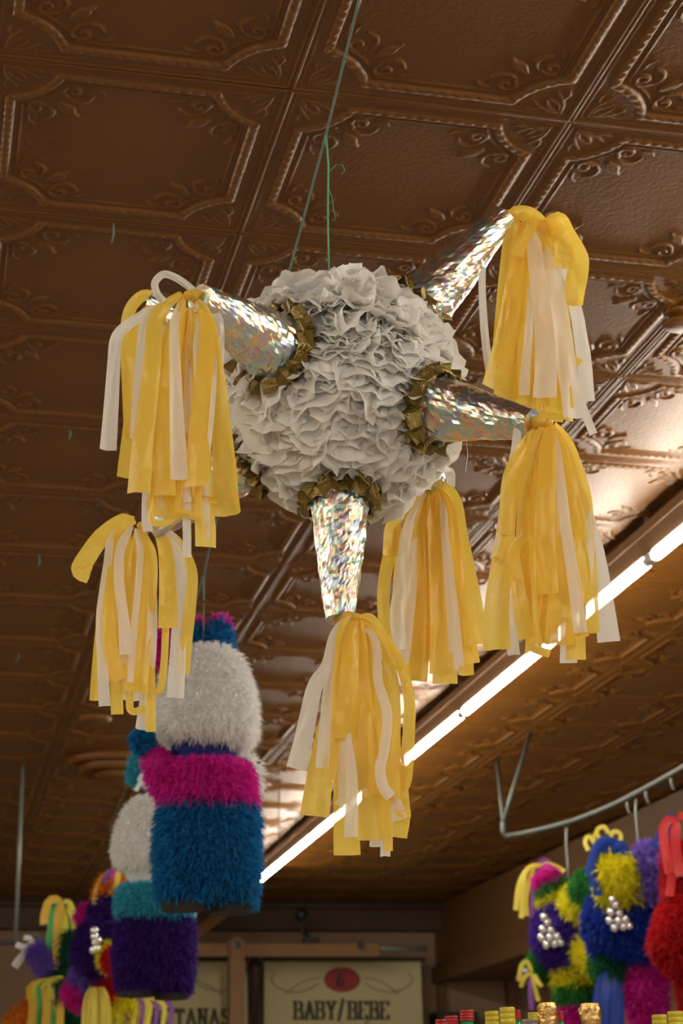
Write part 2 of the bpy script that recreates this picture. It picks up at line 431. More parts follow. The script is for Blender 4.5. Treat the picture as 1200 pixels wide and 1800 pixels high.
# tissue petals
def petal_mesh(seed):
    "one gathered flap of tissue: narrow foot, wide scalloped rim, soft pleats"
    r = random.Random(seed); V = []; n = 7; m = 10; ph = r.uniform(0, 6); pl = r.uniform(1.2, 2.3); bend = r.uniform(-.10, .30); sk = r.uniform(-.2, .2); o = Vector((seed * 7.7, 1.3, 4.2))
    for j in range(n):
        v = j / (n - 1)
        for i in range(m + 1):
            x = i / m - .5
            wv = (.40 + .70 * v ** .7); rim = 1 - 1.15 * abs(x) ** 2.4 + .07 * math.sin(ph * 2 + 9 * x) + (.05 * noise.noise(Vector((x * 9, 0, 0)) + o) if j == n - 1 else 0)
            yy = v * rim
            z = .10 * v * math.sin(pl * 2 * math.pi * x + ph) + bend * v * v + .09 * v * noise.noise(Vector((x * 5, v * 4, 0)) + o) - .55 * x * x * v
            V.append((x * wv + sk * v, yy, z))
    Fc = [(j * (m + 1) + i, j * (m + 1) + i + 1, (j + 1) * (m + 1) + i + 1, (j + 1) * (m + 1) + i) for j in range(n - 1) for i in range(m)]
    return V, Fc
PM = [petal_mesh(s) for s in range(16)]
PME = [mesh('petal', v, f, 'tissue', True) for v, f in PM]
pts = []; NP = 2100
for i in range(NP):
    z = 1 - 2 * (i + .5) / NP; a = i * 2.399963
    nrm = Vector((math.sqrt(1 - z * z) * math.cos(a), math.sqrt(1 - z * z) * math.sin(a), z))
    nrm = (nrm + Vector((random.gauss(0, .03), random.gauss(0, .03), random.gauss(0, .03)))).normalized()
    if any(nrm.angle(d) < .27 for d in dirs.values()): continue
    t = Vector((random.gauss(0, .55), random.gauss(0, .55), -.75 + random.gauss(0, .45))); t -= nrm * t.dot(nrm); t.normalize()
    lean = random.uniform(.80, 1.42)
    yd = (nrm * math.cos(lean) + t * math.sin(lean)).normalized(); xd = yd.cross(nrm).normalized(); zd = xd.cross(yd)
    s = random.uniform(.040, .058); wx = s * random.uniform(1.1, 1.7)
    lump = noise.noise(nrm * 2.6 + Vector((4, 2, 9))) * .016; p = BC + nrm * (random.uniform(.158, .176) + lump)
    M = Matrix(((xd.x * wx, yd.x * s, zd.x * s, p.x), (xd.y * wx, yd.y * s, zd.y * s, p.y), (xd.z * wx, yd.z * s, zd.z * s, p.z), (0, 0, 0, 1)))
    pts.append((nrm.dot((CAM - BC).normalized()) + random.uniform(-.1, .1), M, random.randrange(16)))
pts.sort(key=lambda q: -q[0])
for sc, M, k in pts[:300]:
    o = bpy.data.objects.new('petal', PME[k]); COL.objects.link(o); o.parent = star
    o.matrix_local = Matrix.Translation(-ORG['star_pinata']) @ M
V = []; Fc = []
for sc, M, k in pts[300:]:
    b = len(V); V += [M @ Vector(v) for v in PM[k][0]]; Fc += [tuple(i + b for i in f) for f in PM[k][1]]
obj('petal_layer', V, Fc, 'tissue', star, True, 'stuff')

def foil_cone(key, rb=.047, rt=.0145):
    d = dirs[key]; T = d.length; x, y, dd = frame(d); V = []; Fc = []; n = 56; m = 44; base = .150; rb_ = rb - .006
    so = hash_off[key]
    for i in range(m + 1):
        s = i / m; r = rb + (rt - rb) * s ** 1.08
        for k in range(n):
            a = 2 * math.pi * k / n
            q = Vector((math.cos(a) * 2.2, math.sin(a) * 2.2, s * 7)) + so
            cr = noise.noise(q * .9) * .0034 + abs(noise.noise(q * 1.7)) * .0046 - abs(noise.noise(q * 3.4 + Vector((3, 1, 7)))) * .0026
            V.append(BC + dd * (base + (T - base) * s) + (x * math.cos(a) + y * math.sin(a)) * (r + cr * (.5 + .5 * (1 - s))))
    for i in range(m):
        for k in range(n): a, b = i * n + k, i * n + (k + 1) % n; Fc.append((a, b, b + n, a + n))
    Fc.append(tuple(m * n + k for k in range(n)))
    c = obj('foil_cone', V, Fc, 'foil', star, False); c['label'] = 'crinkled silver holographic foil cone'
    # gold ruffle round the foot of the cone: folded loops of ribbon
    V = []; Fc = []; rr = random.Random(so.x)
    for lay in range(2):
        N = 15; b0 = len(V); up = 0; a = rr.uniform(0, 1); rings = []
        while len(rings) < 2 * N:
            rings.append((a, up, rr.uniform(.5, 1.4))); a += 2 * math.pi / (2 * N) * rr.uniform(.45, 1.55); up = 1 - up
        span = a - rings[0][0]
        for k in range(2 * N + 1):
            a, up, am = rings[k % (2 * N)]; a = rings[0][0] + (a - rings[0][0]) * 2 * math.pi / span
            e = (x * math.cos(a) + y * math.sin(a)); rk = random.Random(k % (2 * N) + 100 * lay + so.x)
            for q in range(4):
                f = q / 3
                rad = rb_ + .001 + lay * .004 + f * (.014 + .008 * am * up) + rk.uniform(-.003, .003)
                hgt = base + (.040 if key == 'a' else .052) + .012 * lay - .016 * f + (.009 * am if up else -.006) * (.4 + f) + rk.uniform(-.004, .004)
                V.append(BC + dd * hgt + e * rad)
        for k in range(N * 2):
            for q in range(3): a = b0 + k * 4 + q; Fc.append((a, a + 1, a + 5, a + 4))
    g = obj('gold_ruffle', V, Fc, 'gold', c, False)
    return c
hash_off = {k: Vector((11.3 * i, 5.1 * i, 2.7)) for i, k in enumerate('abcdefg')}
for k in 'abcdefg': foil_cone(k, dict(a=.062, b=.060, c=.060, d=.053).get(k, .055), .022)

# ---------------------------------------------------------------- streamers: (colour, width px, layer, path)
Y_, W_ = 'yellow', 'white_film'
TS = {}
TS['a'] = [
 (Y_, (22, 38), 3, [(318, 516), (288, 540), (272, 570), (269, 620), (262, 690), (250, 785), (244, 868)]),
 (Y_, (22, 36), 2, [(322, 520), (312, 570), (300, 650), (291, 760), (289, 872)]),
 (W_, (12, 28), 4, [(323, 524), (312, 548), (306, 575), (308, 650), (311, 740), (315, 842)]),
 (Y_, (22, 40), 3, [(338, 522), (357, 548), (364, 590), (357, 680), (350, 770), (345, 856)]),
 (Y_, (16, 46), 1, [(345, 524), (368, 570), (379, 650), (388, 760), (395, 850), (399, 904)]),
 (W_, 8, 3.4, [(374, 600), (377, 650), (372, 730), (366, 795)]),
 (W_, 12, 1, [(352, 523), (327, 500), (302, 485), (285, 483), (272, 498), (277, 518), (290, 532)]),
 (W_, (14, 27), 2.2, [(300, 532), (272, 543), (245, 558), (220, 575), (204, 596), (200, 640), (195, 720), (190, 790)]),
 (W_, (12, 22), 0, [(290, 535), (258, 560), (247, 620), (243, 700), (240, 770)]),
 (W_, 15, -1, [(360, 535), (383, 560), (386, 610), (384, 655)]),
 (Y_, (16, 46), 0, [(320, 540), (300, 700), (288, 820), (283, 908)]), (Y_, (20, 46), 0, [(330, 540), (330, 700), (325, 820), (322, 912)]),
 (Y_, (18, 34), 0, [(340, 540), (352, 700), (358, 860), (361, 962)]), (W_, 14, .2, [(335, 560), (330, 750), (328, 880), (329, 980)]),
 (W_, 16, .8, [(345, 560), (355, 760), (360, 870), (360, 950)]), (W_, 15, .6, [(300, 700), (280, 820), (278, 893)]), (W_, 15, 1.4, [(318, 760), (324, 840), (330, 883)]),
 (Y_, 10, 1.5, [(325, 760), (316, 860), (312, 895), (330, 903), (352, 914)]), (Y_, 10, 1.6, [(345, 780), (343, 850), (345, 873), (362, 877), (382, 880)]),
 (Y_, 11, 1.2, [(280, 800), (270, 880), (268, 915), (290, 920), (316, 902)]), (W_, 17, .9, [(262, 820), (258, 890), (259, 936)]),
 (Y_, (14, 34), -1, [(330, 545), (318, 650), (310, 770), (305, 880)]), (Y_, (14, 34), -1.5, [(335, 545), (340, 650), (345, 770), (350, 890)]), (Y_, (12, 26), -1, [(310, 545), (280, 640), (262, 760), (252, 860)])]
TS['f'] = [
 (Y_, (18, 22), 1, [(290, 524), (258, 518), (238, 530), (225, 555), (222, 600), (226, 690), (230, 770)]),
 (Y_, (18, 26), 0, [(272, 532), (246, 570), (236, 680), (226, 780), (219, 840)]), (Y_, (18, 30), 0, [(275, 532), (262, 600), (255, 720), (250, 830)]),
 (W_, 18, -.5, [(280, 532), (285, 600), (282, 720), (280, 840)]), (Y_, 26, -.5, [(285, 532), (300, 620), (308, 740), (312, 850)])]
TS['g'] = [
 (Y_, (26, 32), 1.5, [(238, 914), (210, 920), (178, 945), (154, 978), (142, 1001), (158, 1009)]),
 (W_, (12, 19), 3, [(205, 925), (194, 950), (189, 990), (182, 1040), (177, 1090), (180, 1160), (184, 1242)]),
 (Y_, (18, 24), 2.6, [(220, 918), (208, 950), (199, 1010), (193, 1070), (193, 1130), (204, 1175), (212, 1195)]),
 (W_, (14, 20), 3.2, [(232, 925), (217, 950), (209, 985), (211, 1040), (218, 1100), (221, 1152)]),
 (W_, 11, 2.8, [(238, 930), (246, 965), (245, 1000), (240, 1060), (233, 1140), (228, 1200)]),
 (Y_, (24, 40), 2.4, [(250, 935), (260, 970), (262, 1000), (257, 1060), (246, 1130), (238, 1216)]),
 (Y_, (20, 33), 2, [(262, 925), (283, 940), (292, 980), (295, 1040), (296, 1104)]),
 (W_, (20, 28), 1.2, [(270, 925), (303, 950), (318, 1005), (315, 1100), (308, 1226)]),
 (Y_, (14, 22), .5, [(275, 922), (314, 955), (337, 1003), (335, 1060), (328, 1120), (321, 1185)]),
 (W_, (14, 21), 1.5, [(262, 960), (268, 1080), (262, 1180), (249, 1282)]), (Y_, 16, 0, [(205, 940), (185, 1040), (172, 1150), (166, 1231)]),
 (Y_, 20, 1, [(215, 960), (206, 1100), (204, 1190), (206, 1256)]), (Y_, 17, 1, [(255, 980), (262, 1130), (264, 1220), (265, 1286)]),
 (W_, 17, 1.4, [(224, 1100), (218, 1200), (222, 1222), (252, 1222)]), (Y_, 12, .5, [(285, 960), (291, 1080), (288, 1170), (282, 1212), (270, 1216)]),
 (Y_, (14, 34), -.5, [(240, 930), (232, 1010), (228, 1110), (222, 1215)]), (Y_, (14, 30), -.8, [(245, 930), (245, 1010), (240, 1110), (240, 1210)]), (Y_, (14, 30), -.8, [(228, 930), (212, 1020), (200, 1110), (196, 1200)]),
 (Y_, 12, 1.6, [(235, 1120), (228, 1225), (232, 1250), (255, 1246)])]
TS['b'] = [
 (Y_, (26, 26), 1.5, [(890, 384), (900, 374), (898, 420), (889, 500), (882, 580), (877, 650)]),
 (Y_, (20, 42), 2.5, [(925, 392), (910, 450), (900, 520), (890, 590), (878, 645), (869, 682)]),
 (Y_, 22, 1, [(892, 384), (908, 374), (930, 376), (950, 392), (962, 415), (968, 450)]),
 (Y_, (14, 20), 3, [(905, 385), (928, 380), (932, 400), (918, 425), (908, 450)]),
 (W_, (8, 18), 3, [(931, 480), (931, 540), (928, 600), (923, 650), (921, 694)]),
 (W_, (22, 38), 3.2, [(930, 398), (938, 430), (944, 480), (954, 560), (959, 640), (957, 698)]),
 (W_, (22, 32), 2.2, [(940, 400), (965, 440), (976, 500), (988, 580), (999, 660), (1008, 734)]),
 (Y_, (26, 36), 1.8, [(925, 385), (955, 402), (980, 388), (994, 412), (1010, 440), (1017, 462), (1011, 500), (1004, 535)]),
 (Y_, 30, 2.6, [(948, 398), (975, 405), (990, 430), (988, 470)]),
 (W_, (16, 26), 1, [(985, 430), (1006, 520), (1018, 580), (1027, 640), (1031, 706)]), (W_, 13, .6, [(985, 560), (1005, 660), (1022, 710), (1043, 764)]),
 (Y_, 11, 2, [(988, 510), (1000, 590), (1006, 628), (1021, 638)]),
 (Y_, (20, 38), .5, [(905, 390), (900, 520), (890, 640), (889, 716)]), (Y_, (20, 46), 0, [(920, 390), (925, 520), (930, 640), (932, 738)]), (Y_, (20, 46), 0, [(935, 395), (962, 520), (975, 640), (982, 742)]),
 (Y_, (14, 26), .8, [(950, 400), (970, 500), (985, 620), (995, 720)]), (W_, (10, 14), .5, [(888, 412), (868, 432), (851, 452), (847, 490), (849, 550), (854, 610), (861, 658)]),
 (Y_, (16, 34), -1, [(915, 390), (915, 500), (912, 600), (910, 700)]), (Y_, (16, 34), -1, [(930, 390), (945, 500), (950, 600), (950, 715)]), (Y_, 14, 1.4, [(945, 600), (945, 700), (950, 728), (990, 735)])]
TS['c'] = [
 (W_, (14, 20), 0, [(935, 735), (912, 742), (906, 790), (896, 840), (886, 900), (882, 960), (889, 1030), (896, 1090), (903, 1152)]),
 (Y_, (20, 24), 1.5, [(955, 745), (918, 790), (895, 840), (890, 890), (889, 940)]),
 (Y_, (16, 46), .4, [(930, 760), (900, 860), (886, 960), (878, 1020), (872, 1080), (873, 1143)]),
 (Y_, (14, 28), 2, [(928, 900), (922, 940), (903, 968), (909, 1020), (917, 1080), (926, 1122)]),
 (Y_, (26, 38), 3, [(965, 748), (962, 790), (960, 850), (957, 910), (958, 980), (961, 1043)]),
 (Y_, 9, 2.6, [(928, 850), (934, 950), (941, 1080), (948, 1132)]),
 (W_, (14, 22), 3, [(972, 752), (979, 800), (986, 860), (996, 940), (1008, 1020), (1020, 1112)]),
 (Y_, (22, 32), 2, [(972, 745), (990, 770), (1012, 825), (1026, 880), (1031, 960), (1034, 1040), (1036, 1112)]),
 (W_, (12, 36), 1.2, [(978, 750), (1000, 790), (1020, 870), (1045, 960), (1060, 1050), (1070, 1128)]),
 (Y_, (16, 46), 1, [(968, 752), (978, 900), (985, 1020), (982, 1132)]), (Y_, (16, 40), .5, [(955, 752), (948, 900), (945, 1060), (944, 1152)]), (Y_, (16, 32), .3, [(975, 752), (1000, 900), (1010, 1060), (1012, 1160)]),
 (W_, (10, 28), .2, [(968, 760), (990, 940), (998, 1090), (999, 1166)]), (Y_, (10, 26), 2, [(970, 748), (985, 775), (1000, 830), (1010, 880), (1018, 950)]),
 (Y_, (18, 34), -.6, [(950, 752), (928, 830), (922, 920), (925, 1050)]), (Y_, (18, 30), -.8, [(955, 752), (935, 860), (930, 960), (935, 1100)]), (Y_, 30, -.6, [(962, 752), (962, 900), (965, 1010), (965, 1130)]),
 (Y_, 12, 2, [(950, 1000), (940, 1110), (932, 1136), (966, 1150)]), (Y_, 10, 2, [(1020, 1000), (1024, 1090), (1012, 1118), (1034, 1112)]), (Y_, 9, .6, [(890, 900), (884, 960), (874, 985), (870, 978)])]
TS['e'] = [
 (W_, 15, -.5, [(752, 846), (770, 836), (790, 830), (792, 856)]), (W_, 16, -.5, [(740, 850), (706, 860), (699, 890), (692, 916)]),
 (Y_, (20, 26), 2, [(762, 846), (735, 880), (702, 905), (689, 930), (686, 976)]), (Y_, 21, 1, [(700, 910), (682, 985), (674, 1040), (676, 1090), (690, 1140)]),
 (W_, (16, 24), 2.6, [(757, 860), (736, 892), (717, 928), (709, 975), (703, 1030), (697, 1080), (705, 1142)]),
 (W_, 19, 1.6, [(745, 880), (724, 950), (722, 1030), (715, 1110), (707, 1166)]), (Y_, (14, 34), 1.4, [(757, 850), (738, 930), (737, 1010), (733, 1110), (728, 1194)]),
 (Y_, (20, 40), 2.4, [(762, 846), (762, 900), (767, 960), (771, 1030), (775, 1100), (776, 1184)]), (W_, (9, 24), 2.8, [(770, 850), (778, 890), (783, 950), (790, 1020), (796, 1080), (802, 1172)]),
 (Y_, (22, 42), 2, [(764, 842), (780, 856), (798, 884), (806, 940), (820, 1020), (834, 1100), (838, 1134)]), (Y_, (16, 28), 1.6, [(768, 848), (790, 900), (800, 980), (812, 1060), (828, 1166)]),
 (Y_, 40, 0, [(765, 870), (775, 1000), (780, 1110), (782, 1202)]), (Y_, 40, 0, [(755, 870), (742, 1000), (735, 1110), (729, 1197)]), (Y_, 24, 0, [(772, 870), (800, 1000), (815, 1110), (820, 1186)]),
 (W_, 24, .3, [(770, 900), (785, 1060), (791, 1180)]), (Y_, (14, 34), -.6, [(758, 850), (748, 930), (745, 1020), (742, 1150)]), (Y_, (14, 34), -.6, [(760, 850), (752, 940), (752, 1030), (755, 1160)]), (Y_, 26, .5, [(740, 880), (712, 960), (704, 1040), (706, 1120)])]
TS['d'] = [
 (W_, (16, 34), 2, [(628, 1082), (606, 1094), (588, 1120), (576, 1170), (554, 1205), (541, 1260), (531, 1310), (521, 1352)]),
 (W_, (14, 22), 2.4, [(622, 1086), (595, 1120), (580, 1190), (573, 1260), (566, 1350)]),
 (Y_, (12, 20), 2.8, [(632, 1082), (612, 1088), (599, 1112), (595, 1160), (592, 1225), (590, 1290), (583, 1340), (578, 1371)]),
 (Y_, (20, 48), .5, [(612, 1100), (592, 1220), (575, 1290), (561, 1370), (553, 1434)]),
 (Y_, (22, 40), 3, [(628, 1086), (618, 1120), (614, 1180), (613, 1230), (608, 1300)]), (Y_, (24, 44), 1, [(622, 1100), (608, 1260), (606, 1370), (608, 1440), (610, 1503)]),
 (W_, (12, 22), 3.4, [(602, 1180), (603, 1230), (608, 1290), (618, 1370), (617, 1472)]), (Y_, (30, 46), 2.4, [(630, 1090), (629, 1165), (635, 1235), (645, 1330), (652, 1400), (654, 1476)]),
 (Y_, (24, 38), 2, [(640, 1090), (651, 1150), (660, 1250), (665, 1330), (668, 1396)]),
 (W_, (14, 18), 3.6, [(634, 1106), (652, 1112), (662, 1140), (664, 1195), (674, 1228), (681, 1265), (674, 1325), (668, 1352), (674, 1384), (687, 1401)]),
 (Y_, (12, 14), 2, [(630, 1083), (655, 1088), (680, 1130), (704, 1178), (716, 1200)]), (Y_, (16, 22), 1, [(680, 1120), (708, 1180), (719, 1230), (718, 1290), (713, 1365), (704, 1387)]),
 (Y_, (16, 24), 1.6, [(640, 1088), (668, 1120), (686, 1180), (693, 1240), (691, 1330), (690, 1402)]), (W_, 30, .8, [(678, 1280), (685, 1390), (700, 1442)]), (Y_, 28, .4, [(690, 1300), (705, 1420), (700, 1472)]),
 (Y_, 15, .8, [(670, 1300), (680, 1420), (682, 1496)]), (W_, 20, .2, [(655, 1300), (661, 1430), (660, 1488)]), (W_, 16, 0, [(668, 1300), (677, 1440), (677, 1506)]), (W_, 13, 2, [(590, 1250), (598, 1330), (601, 1395), (595, 1416)]),
 (Y_, (16, 34), -.6, [(628, 1090), (608, 1180), (600, 1280), (592, 1370)]), (Y_, (16, 36), -.8, [(632, 1090), (640, 1200), (650, 1320), (655, 1420)]), (Y_, (16, 34), -.8, [(636, 1090), (668, 1200), (680, 1320), (684, 1430)]),
 (Y_, 12, 1, [(695, 1300), (700, 1400), (702, 1428), (722, 1430)])]
HFX = {'d': .04}
for key, strips in TS.items():
    tip = BC + dirs[key]; hft = (tip - CAM).dot(_h)
    tx, ty, _z = proj(tip)
    # knot that ties the streamers to the cone tip
    hx, hy = dict(a=(332, 519), f=(280, 528), g=(250, 924), b=(896, 382), c=(962, 744), e=(763, 846), d=(626, 1086))[key]
    hft -= HFX.get(key, 0)
    kp = PV(hx, hy, hft)
    V, Fc = tubepath([tip, (tip + kp) / 2 + Vector((0, 0, .004)), kp], [.012, .009, .007], 8)
    v2, f2 = ball(kp, .009, 12, 8, (1, 1, .8)); V, Fc = join((V, Fc), (v2, f2))
    knot = obj('tassel', V, Fc, 'yellow', star, True)
    rr = random.Random(key)
    for m, wd, lay, path in strips:
        v, f = ribbon(path, wd, hft, lay * .011, rnd=rr, n=40, across=7)
        obj('streamer', v, f, m, knot, True)
# cord from the ball to the line overhead
top = BC + Vector((0, 0, R - .02)); top = PV(578, 478, HF0)
kn = PV(573, 236, HF0)
obj('hanging_cord', *tubepath([top, PV(576, 380, HF0), PV(577, 290, HF0), kn], .0017, 6), 'green_twine', star, True)
obj('hanging_cord', *tubepath([PV(577, 300, HF0), PV(574, 262, HF0), PV(571, 245, HF0), kn], .0012, 5), 'green_twine', star, True)
obj('loose_end', *tubepath([PV(x, y, HF0) for x, y in ((578, 302), (590, 290), (602, 290), (606, 300), (600, 306))], .0006, 4), 'green_twine', star)
obj('loose_end', *tubepath([PV(x, y, HF0) for x, y in ((577, 330), (584, 350), (586, 370), (590, 385), (584, 388))], .0006, 4), 'green_twine', star)
obj('loose_end', *tubepath([PV(x, y, HF0 - .15) for x, y in ((819, 770), (822, 800), (818, 830))], .0004, 4), 'white_film', star)
ZL = kn.z
line = [PZ(636, -20, ZL), PZ(605, 105, ZL), kn, PZ(510, 470, ZL), PZ(440, 722, ZL), PZ(372, 945, ZL), PZ(358, 1012, ZL)]
lp = line + [PZ(300, 1190, ZL), PZ(262, 1290, ZL), PZ(215, 1400, ZL), PZ(190, 1455, ZL)]
d0 = (line[0] - line[2]); lp = [line[0] + d0 * 6] + lp
v, f = tubepath(lp, .0022, 5)
tag(obj('hanging_line', v, f, 'dull_twine', None, True), 'long green twine stretched below the tin ceiling, carrying the pinatas', 'twine')

# ================================================================== FUZZY ANIMAL PINATAS
HA = (PZ(358, 1012, ZL) - CAM).dot(_h)
def animal(hf, x0, y0, k, C, label, full):
    "outline given in pixels of the nearer one; k scales it about (x0, y0)"
    q = lambda rows: [(y0 + (y - 1100) * k, x0 + (a - 358) * k, x0 + (b - 358) * k) for y, a, b in rows]
    P = lambda x, y, dh=0: PV(x0 + (x - 358) * k, y0 + (y - 1100) * k, hf - dh)
    px = k * hf / F
    base = PV(x0, y0 + 500 * k, hf)
    t = thing('animal_pinata', base, label, 'pinata', 'fuzzy animal pinatas on the twine')
    L = .048; wd = .0075
    head = furry('head', *pxloft(q([(1143, 345, 388), (1150, 322, 408), (1172, 300, 426), (1212, 284, 438), (1258, 276, 446), (1292, 286, 444), (1308, 318, 422)]), hf, .85), C['head'], t, 9000, .030, .005, .10)
    for ex, ey, c in (((342, 1128, 0), (384, 1122, 0), (288, 1132, 1)) if full else ((330, 1075, 0),)):
        e = furry('ear', *pxloft(q([(1092 + ey - 1122, ex - 8, ex + 8), (1110 + ey - 1122, ex - 20, ex + 20), (1135 + ey - 1122, ex - 24, ex + 24), (1155 + ey - 1122, ex - 18, ex + 18)]), hf + (.03 if c == 0 else -.04), .7, 14), C['ear'] if c == 0 else C['tip'], t, 900, .026, .006, 0)
        tp = furry('ear_tip', *pxloft(q([(1086 + ey - 1122, ex - 4, ex + 12), (1100 + ey - 1122, ex - 16, ex + 18), (1112 + ey - 1122, ex - 18, ex + 20)]), hf + .045, .6, 12), C['tip'], e, 380, .028, .006, -.1)
    obj('neck_band', *pxloft(q([(1296, 308, 408), (1320, 300, 416), (1352, 302, 418)]), hf, .8), C['band'], t, True)
    furry('collar', *pxloft(q([(1345, 312, 420), (1353, 288, 438), (1380, 282, 444), (1406, 284, 446), (1418, 290, 444)]), hf, .85), C['collar'], t, 6500, .030, .0055, .3)
    furry('collar_back', *pxloft(q([(1322, 380, 425), (1345, 372, 450), (1385, 376, 450), (1405, 385, 446)]), hf + .06, .8, 16), C['head'], t, 1200, .035, .0065, .2)
    if full:
        arm = furry('arm', *tubepath([P(300, 1375), P(283, 1350, .03), P(268, 1328, .05), P(262, 1318, .05)], [38 * px, 28 * px, 16 * px, 9 * px], 14), C['collar'], t, 900, .024, .006, .1)
        furry('pompom', *ball(P(250, 1304, .06), 17 * px, 16, 10), C['ear'], arm, 900, .022, .006, 0)
    furry('body', *pxloft(q([(1412, 292, 440), (1440, 284, 448), (1500, 280, 448), (1545, 284, 446), (1565, 292, 442)]), hf, .8), C['body'], t, 11000, .034, .006, .35)
    for lx, ly, dh in ((322, 1588, .05), (404, 1594, -.01)):
        lg = furry('leg', *pxloft(q([(ly - 60, lx - 40, lx + 40), (ly - 25, lx - 40, lx + 40), (ly - 4, lx - 40, lx + 41)]), hf - dh, .95, 22), C['body'], t, 2200, .026, .0065, .26)
        c = P(lx, ly, dh)
        obj('sole', *lathe(c - Vector((0, 0, .020)), (0, 0, 1), [(0, 37 * px), (.022, 41 * px)], 20), 'sole', lg)
    hk = P(358, 1100)
    obj('hook', *tubepath([P(357, 1150), P(358, 1060)], .0025, 6), 'wire', t, True)
    cp = PV(x0, y0 - 45 * k, hf); lx_ = min((p for p in [lp[i] + (lp[i + 1] - lp[i]) * s / 40 for i in range(len(lp) - 1) for s in range(41)]), key=lambda p: (p - cp).xy.length)
    obj('hanging_cord', *tubepath([cp, (cp + lx_) / 2, lx_], .0028, 5), 'dull_twine', t, True)
    return t, P, px
t1, P1, s1 = animal(HA, 358, 1100, 1.0, dict(head='f_white', ear='f_blue', tip='f_pink', band='f_navy', collar='f_pink', body='f_blue'),
       'fuzzy animal pinata with white head, pink collar and blue body', True)
HB = HA * 1.33
t2, P2, s2 = animal(HB, 266, 1372, .76, dict(head='f_white', ear='f_teal', tip='f_teal', band='f_white', collar='f_teal', body='f_purple'),
       'fuzzy animal pinata with white head, turquoise middle and dark purple body', False)
for path, m in (([(258, 1385), (245, 1370), (262, 1352)], 'r_white'), ([(276, 1384), (250, 1376), (238, 1390)], 'r_white'), ([(270, 1380), (262, 1355), (270, 1340)], 'r_green'), ([(262, 1365), (258, 1350), (264, 1335)], 'r_white')):
    v, f = ribbon(path, 7, HB - .02, 0, n=10); obj('ribbon', v, f, m, t2, True)

# ================================================================== STAR PINATAS ON THE RAIL
ZR = PV(885, 1470, 8.9).z
RP = [(888, 1470), (925, 1464), (1000, 1445), (1070, 1418), (1130, 1388), (1200, 1349), (1260, 1310), (1330, 1262)]
rail = [PZ(x, y, ZR) for x, y in RP]
rt = thing('display_rail', rail[0], 'curved grey metal rail hung from the tin ceiling on V rods', 'rail')
obj('rail_tube', *tubepath(catmull([tuple(p) for p in rail], 30), .014, 10), 'rail_grey', rt, True)
e0 = PV(884, 1444, (rail[0] - CAM).dot(_h))
obj('end_link', *tubepath([rail[0], PV(884, 1462, (rail[0] - CAM).dot(_h)), e0], .014, 8), 'rail_grey', rt, True)
for x, y in ((931, 1290), (874, 1338)):
    c = PZ(x, y, CEIL - .012); obj('hanger_rod', *tubepath([e0, (e0 + c) / 2, c], .010, 8), 'rail_grey', rt, True)
c = rail[-1]; obj('hanger_rod', *tubepath([c, c + Vector((.05, 0, (CEIL - ZR) / 2)), Vector((c.x + .1, c.y, CEIL - .012))], .010, 8), 'rail_grey', rt, True)
for x, y in ((1103, 1404), (1136, 1386), (1180, 1362)):
    a = PZ(x, y, ZR); hf = (a - CAM).dot(_h)
    obj('spare_hook', *tubepath([a + Vector((0, 0, .015)), PV(x - 1, y + 12, hf), PV(x + 2, y + 24, hf), PV(x + 6, y + 26, hf)], .006, 6), 'wire', rt, True)

def furstar(label, c, rpx, hf, m, spikes, tassels, flower=None, hook=None, group='furry star pinatas hung over the aisle', nf=6500):
    cc = PV(*c, hf); px = (cc - CAM).length / F; r = rpx * px
    t = thing('furry_star_pinata', cc - Vector((0, 0, r)), label, 'pinata', group)
    furry('ball', *ball(cc, r * .93, 24, 14), m, t, nf, .042, .009, .2)
    for (tx, ty), dz, w0, w1, bands in spikes:
        tip = PV(tx, ty, hf - dz); d = tip - cc; T = d.length; b = r * .86; x, y, dd = frame(d)
        nb = len(bands)
        part = None
        for i, mm in enumerate(bands):
            s0, s1_ = i / nb, (i + 1) / nb
            pr = [(b + (T - b) * (s0 + (s1_ - s0) * q), (w0 + (w1 - w0) * (s0 + (s1_ - s0) * q)) * px) for q in (0, .5, 1)]
            o = furry('spike' if i == 0 else 'spike_tip', *lathe(cc, dd, pr, 16), mm, t if part is None else part, int(700 + 30 * w0), .040, .008, .1)
            if part is None: part = o
    rr = random.Random(label)
    for mm, wd, dz, path in tassels:
        v, f = ribbon(path, wd, hf - dz, .01, rnd=rr, n=12, across=2); obj('streamer', v, f, mm, t, True)
    if flower:
        fc = PV(*flower[0], hf); d = (CAM - fc).normalized()
        oc = fc - cc; bq = oc.dot(d); disc = bq * bq - (oc.length_squared - (r * 1.02 + .03) ** 2)
        p0 = fc + d * (-bq + math.sqrt(max(disc, 0)))
        x, y, _ = frame(d); V = []; Fc = []
        for fx, fy in flower[1]:
            q = p0 + _r * fx * px - _t * fy * px + d * .01
            v, f = lathe(q, d, [(0, 6.5 * px), (.008, 7 * px), (.016, 4.5 * px), (.019, 2 * px)], 9); V, Fc = join((V, Fc), (v, f))
        obj('silver_flower', V, Fc, 'silver', t, True)['label'] = 'cluster of shiny silver rosettes'
    if hook:
        obj('hook', *tubepath([PV(*q, hf) for q in hook], .007, 6), 'wire', t, True)
    return t
def hfz(x, y): return (PZ(x, y, ZR) - CAM).dot(_h)
FL = [(0, -18), (-8, -6), (6, -4), (-10, 8), (4, 8), (16, 6), (-2, 20), (12, 18), (22, 16), (-6, -26)]
H1 = hfz(995, 1447)
